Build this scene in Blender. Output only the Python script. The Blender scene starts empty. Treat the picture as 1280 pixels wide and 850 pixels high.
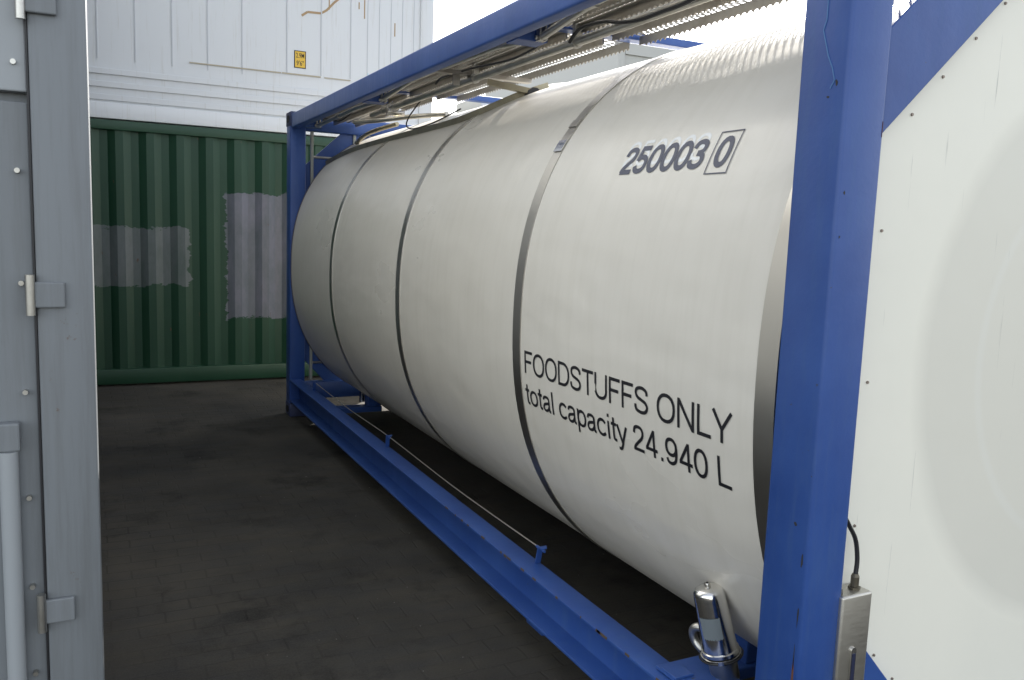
import bpy, bmesh, math, random
from mathutils import Vector, Matrix
random.seed(7)
S = bpy.context.scene
COL = S.collection

# ---------------------------------------------------------------- camera
cam_d = bpy.data.cameras.new('camera'); cam = bpy.data.objects.new('camera', cam_d); COL.objects.link(cam)
CP = Vector((-1.52375, -1.42717, 1.66629))
yaw, pitch, roll = 0.4627003, 0.1271625, 0.0359995
fw = Vector((math.sin(yaw)*math.cos(pitch), math.cos(yaw)*math.cos(pitch), -math.sin(pitch)))
r0 = Vector((math.cos(yaw), -math.sin(yaw), 0)); u0 = r0.cross(fw)
rt = r0*math.cos(roll)+u0*math.sin(roll); up = -r0*math.sin(roll)+u0*math.cos(roll)
cam.matrix_world = Matrix(((rt.x, up.x, -fw.x, CP.x), (rt.y, up.y, -fw.y, CP.y), (rt.z, up.z, -fw.z, CP.z), (0, 0, 0, 1)))
cam_d.sensor_width = 36; cam_d.lens = 36*1062.18/1280
cam_d.clip_start = 0.02; cam_d.clip_end = 2000
S.camera = cam
S.render.resolution_x = 1024; S.render.resolution_y = 680

# ---------------------------------------------------------------- light
SUN_EL = math.radians(34.6); SUN_AZ = math.radians(50)      # azimuth measured from +x towards +y
sd = Vector((math.cos(SUN_EL)*math.cos(SUN_AZ), math.cos(SUN_EL)*math.sin(SUN_AZ), math.sin(SUN_EL)))
world = bpy.data.worlds.new('World'); S.world = world; world.use_nodes = True
wn = world.node_tree; wn.nodes.clear()
sky = wn.nodes.new('ShaderNodeTexSky'); sky.sky_type = 'NISHITA'; sky.sun_disc = False
sky.sun_elevation = SUN_EL; sky.sun_rotation = math.radians(90)-SUN_AZ
sky.air_density = 1.0; sky.dust_density = 1.2; sky.ozone_density = 0.6
hs = wn.nodes.new('ShaderNodeHueSaturation'); hs.inputs['Saturation'].default_value = 0.34
bg = wn.nodes.new('ShaderNodeBackground'); bg.inputs[1].default_value = 0.15
wo = wn.nodes.new('ShaderNodeOutputWorld')
wn.links.new(sky.outputs[0], hs.inputs['Color']); wn.links.new(hs.outputs[0], bg.inputs[0]); wn.links.new(bg.outputs[0], wo.inputs[0])
ld = bpy.data.lights.new('sun', 'SUN'); ld.energy = 4.5; ld.angle = math.radians(0.5); ld.color = (1, .95, .87)
lo = bpy.data.objects.new('sun', ld); COL.objects.link(lo); lo.rotation_euler = (-sd).to_track_quat('-Z', 'Y').to_euler()
lo.location = (6, 2, 9)
S.view_settings.view_transform = 'Standard'; S.view_settings.look = 'None'
S.view_settings.gamma = 1; S.view_settings.exposure = 1.52

# ---------------------------------------------------------------- materials
def mat(name, col, rough=.5, metal=0., spec=.5, coat=0.):
    m = bpy.data.materials.new(name); m.use_nodes = True
    b = m.node_tree.nodes['Principled BSDF']
    b.inputs['Base Color'].default_value = (*col, 1); b.inputs['Roughness'].default_value = rough
    b.inputs['Metallic'].default_value = metal; b.inputs['Specular IOR Level'].default_value = spec
    b.inputs['Coat Weight'].default_value = coat
    return m
class NT:
    def __init__(s, m): s.t = m.node_tree; s.b = s.t.nodes['Principled BSDF']
    def n(s, typ, **kw):
        o = s.t.nodes.new(typ)
        for k, v in kw.items(): setattr(o, k, v)
        return o
    def l(s, a, b): s.t.links.new(a, b)
    def co(s, scale=(1, 1, 1), kind='Object'):
        t = s.n('ShaderNodeTexCoord'); mp = s.n('ShaderNodeMapping'); mp.inputs['Scale'].default_value = scale
        s.l(t.outputs[kind], mp.inputs[0]); return mp.outputs[0]
    def noise(s, vec, scale, detail=6, rough=.6):
        x = s.n('ShaderNodeTexNoise'); x.inputs['Scale'].default_value = scale; x.inputs['Detail'].default_value = detail
        x.inputs['Roughness'].default_value = rough; s.l(vec, x.inputs['Vector']); return x.outputs['Fac']
    def ramp(s, fac, a, b, ca=(0, 0, 0, 1), cb=(1, 1, 1, 1)):
        r = s.n('ShaderNodeValToRGB'); r.color_ramp.elements[0].position = a; r.color_ramp.elements[1].position = b
        r.color_ramp.elements[0].color = ca; r.color_ramp.elements[1].color = cb; s.l(fac, r.inputs[0]); return r.outputs[0]
    def mix(s, fac, a, b, mode='MIX'):
        m = s.n('ShaderNodeMix'); m.data_type = 'RGBA'; m.blend_type = mode
        for v, i in ((fac, 0), (a, 6), (b, 7)):
            if isinstance(v, (int, float)): m.inputs[i].default_value = v
            elif isinstance(v, tuple): m.inputs[i].default_value = (*v, 1)[:4]
            else: s.l(v, m.inputs[i])
        return m.outputs[2]
    def math(s, op, a, b=0., c=0.):
        m = s.n('ShaderNodeMath'); m.operation = op
        for i, v in enumerate((a, b, c)):
            if isinstance(v, (int, float)): m.inputs[i].default_value = v
            else: s.l(v, m.inputs[i])
        return m.outputs[0]
    def bump(s, h, strength, dist=.01):
        b = s.n('ShaderNodeBump'); b.inputs['Strength'].default_value = strength; b.inputs['Distance'].default_value = dist
        s.l(h, b.inputs['Height']); s.l(b.outputs[0], s.b.inputs['Normal'])
    def color(s, c): s.l(c, s.b.inputs['Base Color'])
    def rough(s, r): s.l(r, s.b.inputs['Roughness'])
    def xyz(s, kind='Object'):
        t = s.n('ShaderNodeTexCoord'); x = s.n('ShaderNodeSeparateXYZ'); s.l(t.outputs[kind], x.inputs[0]); return x.outputs

def blue_paint():
    m = mat('blue_paint', (.035, .085, .36), .38, 0, .5, .0); t = NT(m)
    v = t.co()
    n1 = t.noise(v, 2.5, 8); n2 = t.noise(t.co((6, 6, .6)), 5, 6, .7); n3 = t.noise(v, 38, 5, .65)
    c = t.mix(t.ramp(n1, .35, .7), (.020, .064, .250), (.036, .096, .32))
    c = t.mix(t.math('MULTIPLY', t.ramp(n2, .5, .75), .5), c, (.05, .11, .26))
    # chips down to primer and rust
    chip = t.math('MULTIPLY', t.ramp(n3, .685, .70), t.ramp(t.noise(v, 3.1, 3), .50, .58))
    c = t.mix(chip, c, (.055, .05, .045))
    t.color(c); t.rough(t.math('MULTIPLY_ADD', n2, .3, .28)); t.bump(t.math('ADD', t.noise(v, 60, 3), t.math('MULTIPLY', t.noise(v, 9, 3), .8)), .12, .004)
    return m
def tank_paint():
    m = mat('white_cladding', (.78, .78, .75), .42); t = NT(m); v = t.co()
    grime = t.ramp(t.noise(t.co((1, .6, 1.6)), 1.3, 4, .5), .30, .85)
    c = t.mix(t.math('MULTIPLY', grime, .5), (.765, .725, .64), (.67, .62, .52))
    streak = t.ramp(t.noise(t.co((2, 7, .6)), 3, 4, .6), .45, .95)
    c = t.mix(t.math('MULTIPLY', streak, .35), c, (.56, .52, .42))
    fine = t.ramp(t.noise(v, 260, 2), .3, .7)
    c = t.mix(t.math('MULTIPLY', fine, .10), c, (.63, .63, .61))
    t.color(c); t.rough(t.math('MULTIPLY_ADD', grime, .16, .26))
    h = t.math('ADD', t.math('MULTIPLY', t.noise(t.co((1.6, .8, 1.6)), 1.8, 2), 1.0), t.math('MULTIPLY', t.noise(v, 6, 3), .14))
    t.bump(h, .32, .05)
    return m
def steel(name, col=(.55, .54, .52), rough=.28, dirt=.3, st=(30, 2, 2)):
    m = mat(name, col, rough, 1.0); t = NT(m)
    if dirt < .01: return m
    n = t.noise(t.co(st), 6, 5, .7); d = t.ramp(t.noise(t.co(), 9, 6), .45, .75)
    t.color(t.mix(t.math('MULTIPLY', d, dirt), col, (.20, .165, .12)))
    t.rough(t.math('MULTIPLY_ADD', n, .22, rough-.08))
    return m
def asphalt():
    m = mat('dark_paving', (.04, .04, .038), .8, 0, .12); t = NT(m); v = t.co()
    big = t.ramp(t.noise(v, .9, 8, .62), .3, .75); mid = t.ramp(t.noise(t.co((1.0, 3.2, 1)), 2.6, 8, .7), .35, .75)
    fine = t.noise(v, 120, 6, .7)
    br = t.n('ShaderNodeTexBrick'); br.inputs['Scale'].default_value = 1.0; br.inputs['Brick Width'].default_value = .21; br.inputs['Row Height'].default_value = .105
    br.inputs['Mortar Size'].default_value = .006; br.inputs['Mortar Smooth'].default_value = .6
    wob = t.n('ShaderNodeVectorMath'); wob.operation = 'ADD'
    nn = t.n('ShaderNodeTexNoise'); nn.inputs['Scale'].default_value = 3; t.l(v, nn.inputs['Vector'])
    sc = t.n('ShaderNodeVectorMath'); sc.operation = 'SCALE'; sc.inputs['Scale'].default_value = .03; t.l(nn.outputs['Color'], sc.inputs[0])
    t.l(v, wob.inputs[0]); t.l(sc.outputs[0], wob.inputs[1]); t.l(wob.outputs[0], br.inputs['Vector'])
    c = t.mix(big, (.022, .021, .0185), (.105, .092, .070)); c = t.mix(t.math('MULTIPLY', mid, .6), c, (.022, .026, .032))
    stain = t.ramp(t.noise(v, 1.7, 5, .7), .54, .68); c = t.mix(t.math('MULTIPLY', stain, .75), c, (.008, .008, .007))
    c = t.mix(t.math('MULTIPLY', t.ramp(fine, .35, .75), .5), c, (.085, .080, .070))
    c = t.mix(t.math('MULTIPLY', t.math('MULTIPLY', br.outputs['Fac'], t.ramp(t.noise(v, 1.1, 4), .4, .65)), .3), c, (.008, .008, .008))
    grit = t.ramp(t.noise(v, 46, 1, .5), .79, .81); c = t.mix(grit, c, (.22, .21, .19))
    t.color(c); t.rough(t.math('MULTIPLY_ADD', mid, -.14, .85))
    t.bump(t.math('ADD', fine, t.math('MULTIPLY', br.outputs['Fac'], -1.5)), .35, .004)
    return m
M = {}
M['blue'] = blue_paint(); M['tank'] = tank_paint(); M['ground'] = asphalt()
M['steel'] = steel('stainless_band', (.52, .50, .46), .30, 0.)
M['polish'] = steel('polished_steel', (.78, .77, .75), .12, .10, (2, 2, 12))
M['pipe'] = steel('pipe_steel', (.56, .55, .51), .34, .45, (25, 1, 25))
M['galv'] = steel('walkway_metal', (.37, .355, .325), .45, .5, (10, 10, 10))
M['brass'] = steel('gutter_metal', (.36, .33, .24), .42, .55, (9, 2, 9))
M['box'] = steel('gauge_box_steel', (.52, .50, .45), .38, .25, (3, 3, 30))
M['black'] = mat('black_rubber', (.015, .015, .017), .45)
M['ink'] = mat('black_lettering', (.012, .012, .016), .5)
M['ink2'] = mat('slate_blue_lettering', (.030, .04, .08), .40)
M['seal'] = mat('brown_sealant', (.09, .07, .055), .7)
M['dark'] = mat('dark_hole', (.01, .01, .01), .8)
M['castgrey'] = mat('worn_casting_paint', (.035, .045, .11), .6)
M['label'] = mat('silver_label', (.20, .23, .24), .5)

def plate_mat():
    m = mat('white_end_plate', (.83, .83, .78), .45); t = NT(m); x = t.xyz()
    dx = t.math('SUBTRACT', x[0], 1.225); dz = t.math('SUBTRACT', x[2], 1.36)
    r = t.math('SQRT', t.math('ADD', t.math('MULTIPLY', dx, dx), t.math('MULTIPLY', dz, dz)))
    mask = t.math('SUBTRACT', 1., t.ramp(t.math('ADD', r, t.math('MULTIPLY', t.noise(t.co(), 5, 4), .02)), .80, .865))
    c = t.mix(t.math('MULTIPLY', mask, .72), (.88, .85, .735), (.70, .675, .585))
    n = t.ramp(t.noise(t.co((1, 1, .6)), 2.2, 8, .65), .35, .8); c = t.mix(t.math('MULTIPLY', n, .25), c, (.70, .70, .62))
    ring = t.math('SUBTRACT', 1., t.ramp(t.math('ABSOLUTE', t.math('SUBTRACT', r, .585)), .006, .02)); 
    c = t.mix(t.math('MULTIPLY', ring, .15), c, (.85, .86, .82))
    st = t.math('MULTIPLY', t.ramp(t.noise(t.co((26, 1, .9)), 2.5, 4, .7), .66, .74), t.ramp(x[2], .60, .50))
    c = t.mix(t.math('MULTIPLY', st, .5), c, (.30, .29, .25))
    t.color(c); t.bump(t.math('ADD', t.noise(t.co(), 3, 3), t.math('MULTIPLY', mask, -.6)), .3, .012)
    return m
M['plate'] = plate_mat()
def green_mat():
    m = mat('green_container_paint', (.02, .12, .055), .5); t = NT(m); x = t.xyz()
    n = t.noise(t.co((1, 1, .3)), 3, 8, .65)
    c = t.mix(t.ramp(n, .35, .75), (.005, .043, .019), (.010, .054, .026))
    def rect(x0, x1, z0, z1):
        a = t.math('MULTIPLY', t.ramp(x[0], .5, .501), 1)  # placeholder
        g = lambda v, lim: t.math('GREATER_THAN', v, lim); l_ = lambda v, lim: t.math('LESS_THAN', v, lim)
        nz = t.math('MULTIPLY_ADD', t.noise(t.co((1, 1, 2.5)), 5, 6, .7), .22, -.11)
        X = t.math('ADD', x[0], nz); Z = t.math('ADD', x[2], nz)
        return t.math('MULTIPLY', t.math('MULTIPLY', g(X, x0), l_(X, x1)), t.math('MULTIPLY', g(Z, z0), l_(Z, z1)))
    fade = t.math('MULTIPLY_ADD', t.ramp(t.noise(t.co((1, 1, .4)), 7, 6, .7), .3, .7), .45, .5)
    c = t.mix(t.math('MULTIPLY', rect(-.26, .40, .66, 1.96), fade), c, (.17, .17, .215))
    c = t.mix(t.math('MULTIPLY', rect(-1.75, -.62, 1.0, 1.57), fade), c, (.125, .14, .145))
    rust = t.ramp(t.noise(t.co((3, 3, 1)), 6, 6, .7), .66, .72); c = t.mix(rust, c, (.10, .045, .02))
    t.color(c); return m
M['green'] = green_mat()
def white_cont():
    m = mat('weathered_white_container', (.78, .80, .82), .5); t = NT(m); x = t.xyz()
    st = t.ramp(t.noise(t.co((9, 9, .35)), 4, 7, .7), .56, .72)
    c = t.mix(t.math('MULTIPLY', st, .45), (.68, .70, .72), (.46, .44, .38))
    sp = t.math('MULTIPLY', t.ramp(t.noise(t.co((8, 8, 2.0)), 5, 6, .75), .68, .74), t.ramp(t.noise(t.co(), .9, 2), .45, .58))
    c = t.mix(sp, c, (.34, .20, .08))
    low = t.math('MULTIPLY', t.ramp(x[2], 2.82, 2.60), t.ramp(t.noise(t.co((1, 1, 5)), 2, 6), .25, .6))
    c = t.mix(t.math('MULTIPLY', low, .6), c, (.30, .29, .23))
    post = t.math('MULTIPLY', t.ramp(x[0], 1.80, 1.86), t.ramp(t.noise(t.co((9, 9, 1.2)), 3, 6, .7), .35, .65))
    c = t.mix(t.math('MULTIPLY', post, .75), c, (.42, .36, .24))
    t.color(c); return m
M['white'] = white_cont()
def grey_cont():
    m = mat('grey_container_paint', (.30, .32, .34), .55); t = NT(m)
    st = t.ramp(t.noise(t.co((9, 9, .5)), 4, 7, .7), .45, .7)
    c = t.mix(t.math('MULTIPLY', st, .5), (.20, .215, .225), (.14, .145, .145))
    r = t.ramp(t.noise(t.co(), 11, 6, .75), .66, .72); c = t.mix(t.math('MULTIPLY', r, .7), c, (.13, .08, .05))
    t.color(c); t.bump(t.noise(t.co(), 30, 4), .1, .004); return m
M['grey'] = grey_cont()
M['greylight'] = mat('pale_grey_panel', (.34, .36, .37), .5)
M['rustline'] = mat('rust_streak', (.40, .28, .16), .8)
M['yellow'] = mat('yellow_sticker', (.72, .46, .05), .5)
M['patch'] = mat('pale_grey_panel_sticker', (.63, .60, .53), .38)

# ---------------------------------------------------------------- helpers
def link(name, me, m=None, parent=None, smooth=False):
    o = bpy.data.objects.new(name, me); COL.objects.link(o)
    if m is not None: me.materials.append(m)
    if parent: o.parent = parent
    if smooth:
        for p in me.polygons: p.use_smooth = True
    return o
class MB:
    def __init__(s): s.v = []; s.f = []
    def add(s, v, f):
        k = len(s.v); s.v += [tuple(q) for q in v]; s.f += [tuple(i+k for i in q) for q in f]; return s
    def box(s, x0, x1, y0, y1, z0, z1):
        v = [(x, y, z) for z in (z0, z1) for y in (y0, y1) for x in (x0, x1)]
        return s.add(v, [(0, 2, 3, 1), (4, 5, 7, 6), (0, 1, 5, 4), (2, 6, 7, 3), (0, 4, 6, 2), (1, 3, 7, 5)])
    def bar(s, a, b, w, h, upv=(0, 0, 1)):
        a = Vector(a); b = Vector(b); d = (b-a).normalized(); u = Vector(upv); sd_ = d.cross(u).normalized(); u = sd_.cross(d).normalized()
        v = [p+sd_*i*w/2+u*j*h/2 for p in (a, b) for j in (-1, 1) for i in (-1, 1)]
        return s.add(v, [(0, 2, 3, 1), (4, 5, 7, 6), (0, 1, 5, 4), (2, 6, 7, 3), (0, 4, 6, 2), (1, 3, 7, 5)])
    def tube(s, pts, r, n=12, cap=True):
        pts = [Vector(p) for p in pts]; rs = r if isinstance(r, (list, tuple)) else [r]*len(pts)
        k = len(s.v); prev = None
        for i, p in enumerate(pts):
            d = (pts[min(i+1, len(pts)-1)]-pts[max(i-1, 0)])
            d.normalize()
            if prev is None:
                a = Vector((0, 0, 1)) if abs(d.z) < .9 else Vector((1, 0, 0)); x = d.cross(a).normalized()
            else: x = (prev-d*prev.dot(d)).normalized()
            prev = x; y = d.cross(x)
            for j in range(n):
                t = 2*math.pi*j/n; s.v.append(tuple(p+(x*math.cos(t)+y*math.sin(t))*rs[i]))
        for i in range(len(pts)-1):
            for j in range(n):
                a = k+i*n+j; b = k+i*n+(j+1) % n; s.f.append((a, b, b+n, a+n))
        if cap:
            s.f.append(tuple(k+j for j in reversed(range(n)))); s.f.append(tuple(k+(len(pts)-1)*n+j for j in range(n)))
        return s
    def build(s, name, m, parent=None, bevel=0, smooth=False, seg=2):
        me = bpy.data.meshes.new(name); me.from_pydata(s.v, [], s.f)
        bm = bmesh.new(); bm.from_mesh(me); bmesh.ops.recalc_face_normals(bm, faces=bm.faces)
        if bevel: bmesh.ops.bevel(bm, geom=[e for e in bm.edges if len(e.link_faces) == 2 and e.calc_face_angle() > .6], offset=bevel, segments=seg, profile=.5, affect='EDGES')
        bm.to_mesh(me); bm.free()
        o = link(name, me, m, parent)
        if smooth:
            for p in me.polygons: p.use_smooth = True
            me.set_sharp_from_angle(angle=math.radians(42))
        return o
def smooth_path(p, k=8):
    p = [Vector(q) for q in p]; out = []
    P_ = [p[0]]+p+[p[-1]]
    for i in range(1, len(P_)-2):
        for j in range(k):
            t = j/k; a, b, c, d = P_[i-1], P_[i], P_[i+1], P_[i+2]
            out.append(.5*((2*b)+(c-a)*t+(2*a-5*b+4*c-d)*t*t+(-a+3*b-3*c+d)*t**3))
    out.append(p[-1]); return out
def thing(name, label, cat, loc=(0, 0, 0), group=None):
    o = bpy.data.objects.new(name, None); COL.objects.link(o); o.location = loc; o.empty_display_size = .2
    o['label'] = label; o['category'] = cat
    if group: o['group'] = group
    return o

# ---------------------------------------------------------------- ground
g = MB().add([(-400, -400, 0), (400, -400, 0), (400, 400, 0), (-400, 400, 0)], [(0, 1, 2, 3)]).build('ground', M['ground'])
g['kind'] = 'structure'

# ---------------------------------------------------------------- tank container
L, W, H = 6.058, 2.438, 2.591
T = thing('tank_container', 'white insulated tank in a blue steel frame lettered for foodstuffs only', 'tank container')
PX, PY = .131, .148
def casting_mb(cx, cy, top):
    m = MB(); sx = 1 if cx == 0 else -1; sy = 1 if cy == 0 else -1
    z0, z1 = (H-.118, H) if top else (0, .118)
    ox, oy = (-.005, -.005)
    xs = sorted((cx+sx*ox, cx+sx*.162)); ys = sorted((cy+sy*oy, cy+sy*.178))
    m.box(xs[0], xs[1], ys[0], ys[1], z0, z1)
    return m, sx, sy, z0
for cx in (0, W):
    for cy in (0, L):
        sx = 1 if cx == 0 else -1; sy = 1 if cy == 0 else -1
        xs = sorted((cx, cx+sx*PX)); ys = sorted((cy, cy+sy*PY))
        post = MB().box(xs[0], xs[1], ys[0], ys[1], .10, H-.10).build('corner_post', M['blue'], T, .010, True, 3)
        for top in (0, 1):
            m, sx, sy, z0 = casting_mb(cx, cy, top)
            c = m.build('corner_casting', M['castgrey'], post, .01, True)
            # the slots of the casting: dark pockets on its outer faces
            n = 14
            for (ax) in (0, 1):
                pts = []
                for j in range(n):
                    a = 2*math.pi*j/n; uu = .040*math.cos(a); vv = .03*math.sin(a)*1.0
                    uu += .012*(1 if uu > 0 else -1)
                    if ax == 0: pts.append((cx-sx*.0058, cy+sy*.089+uu, z0+.059+vv))
                    else: pts.append((cx+sx*.081+uu, cy-sy*.0058, z0+.059+vv))
                q = [(p[0]-sx*.0015, p[1], p[2]) if ax == 0 else (p[0], p[1]-sy*.0015, p[2]) for p in pts]
                MB().add(pts+q, [tuple(range(n)), tuple(range(n, 2*n))]+[(j, (j+1) % n, n+(j+1) % n, n+j) for j in range(n)]).build('casting_hole', M['dark'], post)
# near post scars: long pale scratch, rust chips, weld seam
def on_side(y, z): return (-.0010, y, z)
SCR = [(.075, 2.30), (.073, 2.215), (.073, 2.171), (.081, 2.149), (.060, 2.089), (.045, 2.060), (.036, 2.032), (.047, 2.015)]
sc = MB()
p0 = [(.075, 2.62), (.073, 2.34), (.079, 2.22), (.062, 2.11), (.052, 2.03)]
p0 = SCR
near_post = [o for o in COL.objects if o.name == 'corner_post'][0]
for a, b in zip(p0, p0[1:]): sc.bar(on_side(*a), on_side(*b), .0026, .0016, (1, 0, 0))
sc.build('scratch', mat('pale_scratch', (.09, .20, .42), .6), near_post)
ch = 'paint_chip'; CM = {'paint_chip': mat('bare_primer', (.03, .03, .03), .7), 'rust_chip': mat('rust', (.14, .055, .03), .85)}
def chip(ch, y, z, ry, rz, seed, x=-.0006, face='side'):
    rnd = random.Random(seed); n = 9; pts = []
    for j in range(n):
        a = 2*math.pi*j/n; k = rnd.uniform(.5, 1.1); u = math.cos(a)*ry*k; w = math.sin(a)*rz*k
        pts.append((x, y+u, z+w) if face == 'side' else (y+u, x, z+w))
    q = [(p[0]+.002, p[1], p[2]) if face == 'side' else (p[0], p[1]+.002, p[2]) for p in pts]
    MB().add(pts+q, [tuple(range(n)), tuple(range(n, 2*n))]+[(j, (j+1) % n, n+(j+1) % n, n+j) for j in range(n)]).build(ch, CM[ch], near_post)
chip(ch, .030, 2.026, .005, .008, 1); chip(ch, .052, 1.997, .004, .004, 2)
chip(ch, .015, .76, .003, .03, 3); chip(ch, .017, .66, .002, .04, 4); chip(ch, .016, .90, .003, .02, 5); chip(ch, .045, .985, .006, .006, 6)
chip(ch, .02, 1.78, .004, .006, 7, face='front'); chip(ch, .016, 1.68, .003, .004, 8, face='front'); chip(ch, .128, .79, .002, .03, 9, face='front')
ch = 'rust_chip'; chip(ch, .017, .60, .004, .055, 11); chip(ch, .020, .53, .004, .03, 12); chip(ch, .127, .73, .002, .03, 13, face='front'); chip(ch, .124, 1.93, .001, .02, 14, face='front')

# rails
RY0, RY1 = .15, L-.15
for sgn, bx in ((1, 0), (-1, W)):
    def X(a, b): return sorted((bx+sgn*a, bx+sgn*b))
    a, b = X(.004, .072)
    MB().box(a, b, RY0+.02, RY1-.02, 2.452, 2.572).build('top_side_rail', M['blue'], T, .012, True, 3)
    m = MB(); prof = [(0.0, .325), (.10, .325), (.10, .135), (0.0, .135), (0.0, .147), (.086, .147), (.086, .313), (0.0, .313)]
    prof = [(x, z) for x, z in prof]
    v = [(bx+sgn*x, y, z) for y in (RY0-.02, RY1+.02) for x, z in prof]; n = len(prof)
    m.add(v, [tuple(range(n)), tuple(range(2*n-1, n-1, -1))]+[(i, (i+1) % n, n+(i+1) % n, n+i) for i in range(n)])
    rail = m.build('bottom_side_rail', M['blue'], T, .003, True)
    if sgn == 1:
        # line of chipped paint along the top flange edge and a low lug
        rnd = random.Random(3); wm = mat('worn_edge', (.10, .07, .05), .8)
        for k in range(18):
            y = rnd.uniform(.4, 2.4); MB().box(-.0012, .0014, y, y+rnd.uniform(.004, .035), .3155+rnd.uniform(0, .004), .3262).build('edge_wear', wm, rail)
        MB().box(.045, .09, 1.36, 1.50, .075, .134).build('pocket_lug', M['blue'], rail, .008, True)
        for k, yy in enumerate((1.487, 3.463, 5.37)):
            hb = MB().bar((.088, yy+.01, .322), (.082, yy-.02, .40), .024, .006, (0, 1, 0)).bar((.083, yy-.02, .398), (.105, yy-.03, .403), .024, .006)
            hb.tube([(.088, yy-.045, .392), (.088, yy+.02, .392)], .006, 8)
            hb.build('wire_hook', M['blue'], rail, 0)
        w = MB().tube(smooth_path([(.09, 1.46, .392), (.093, 2.4, .378), (.09, 3.463, .393), (.093, 4.4, .378), (.09, 5.37, .392)]), .0028, 6)
        w.build('seal_wire', mat('grey_wire', (.45, .42, .36), .4, .6), rail, smooth=True)
for y0, y1 in ((.012, .10), (L-.10, L-.012)):
    MB().box(.14, W-.14, y0, y1, 2.45, 2.575).build('top_end_rail', M['blue'], T, .01, True)
    MB().box(.14, W-.14, y0, y1, .135, .285).build('bottom_end_rail', M['blue'], T, .01, True)
# corner braces at both ends (plates cut at 45 degrees)
def brace(x_in, z_in, x_out, z_out, y0, y1, w=.178):
    a = Vector((x_in, 0, z_in)); b = Vector((x_out, 0, z_out)); d = (b-a).normalized(); n = Vector((-d.z, 0, d.x))
    if n.x*(W/2-x_in) > 0: n = -n
    sg = 1 if W/2 > x_in else -1; up_ = 1 if z_out > z_in else -1
    q3 = Vector((b.x-sg*w/abs(d.z), 0, b.z)); q4 = Vector((a.x, 0, a.z+up_*w/abs(d.x)))
    v = [(p.x, y, p.z) for y in (y0, y1) for p in (a, b, q3, q4)]
    return MB().add(v, [(0, 1, 2, 3), (7, 6, 5, 4), (0, 4, 5, 1), (1, 5, 6, 2), (2, 6, 7, 3), (3, 7, 4, 0)])
NB = []
for yb0, yb1 in ((.020, .050), (L-.05, L-.02)):
    for sx_, bx in ((1, 0), (-1, W)):
        NB.append(brace(bx+sx_*.118, 1.895, bx+sx_*.86, 2.585, yb0, yb1).build('corner_brace', M['blue'], T, .003))
        NB.append(brace(bx+sx_*.118, .775, bx+sx_*.70, .135, yb0, yb1).build('corner_brace', M['blue'], T, .003))
# trim the overshoot: braces are clipped below rails because rails stand proud of them (rails 8 mm in front)

# end plate
def octa(o):
    return [(.118+o*.0, .79+o), (.118, 1.885-o*1.0), (.70-o*.2, 2.432-o), (W-.70+o*.2, 2.432-o), (W-.118, 1.885-o), (W-.118, .79+o), (W-.66, .20), (.66, .20)]
pl = octa(0.0); y0, y1 = .056, .064
v = [(x, y, z) for y in (y0, y1) for x, z in pl]; n = 8
plate = MB().add(v, [tuple(range(n)), tuple(range(2*n-1, n-1, -1))]+[(i, (i+1) % n, n+(i+1) % n, n+i) for i in range(n)]).build('end_panel', M['plate'], T)
for qa, qb in (((.135, .0535, 1.908), (.70, .0535, 2.434)), ((.135, .0535, .748), (.66, .0535, .172))): MB().bar(qa, qb, .004, .008).build('panel_seal', M['seal'], plate)
scr0 = None
for x, z in [(.59, 2.289), (.491, 2.19), (.383, 2.084), (.285, 1.984), (.216, 1.70), (.214, 1.323), (.214, .95), (.331, .576), (.412, .492), (.50, .395)]:
    if scr0 is None:
        m = MB(); n = 12
        v = [(.0042*math.cos(2*math.pi*j/n), 0, .0042*math.sin(2*math.pi*j/n)) for j in range(n)]+[(.0034*math.cos(2*math.pi*j/n), -.0035, .0034*math.sin(2*math.pi*j/n)) for j in range(n)]
        m.add(v, [tuple(range(n, 2*n))]+[(j, (j+1) % n, n+(j+1) % n, n+j) for j in range(n)])
        o = m.build('screw', mat('rusty_screw', (.30, .25, .21), .5, .7), plate); scr0 = o
    else:
        o = scr0.copy(); COL.objects.link(o); o.parent = plate
    o.location = (x, y0-.0002, z)

# ---- tank shell (slightly squared circle)
TA, TB, TN, TCX, TCZ = 1.212, 1.209, 2.27, 1.219, 1.308
def sup(t, off=0.):
    ct, st = math.cos(t), math.sin(t)
    x = TA*math.copysign(abs(ct)**(2/TN), ct); z = TB*math.copysign(abs(st)**(2/TN), st)
    nx = math.copysign(abs(x/TA)**(TN-1), x)/TA; nz = math.copysign(abs(z/TB)**(TN-1), z)/TB
    l = math.hypot(nx, nz); return TCX+x+nx/l*off, TCZ+z+nz/l*off
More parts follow.
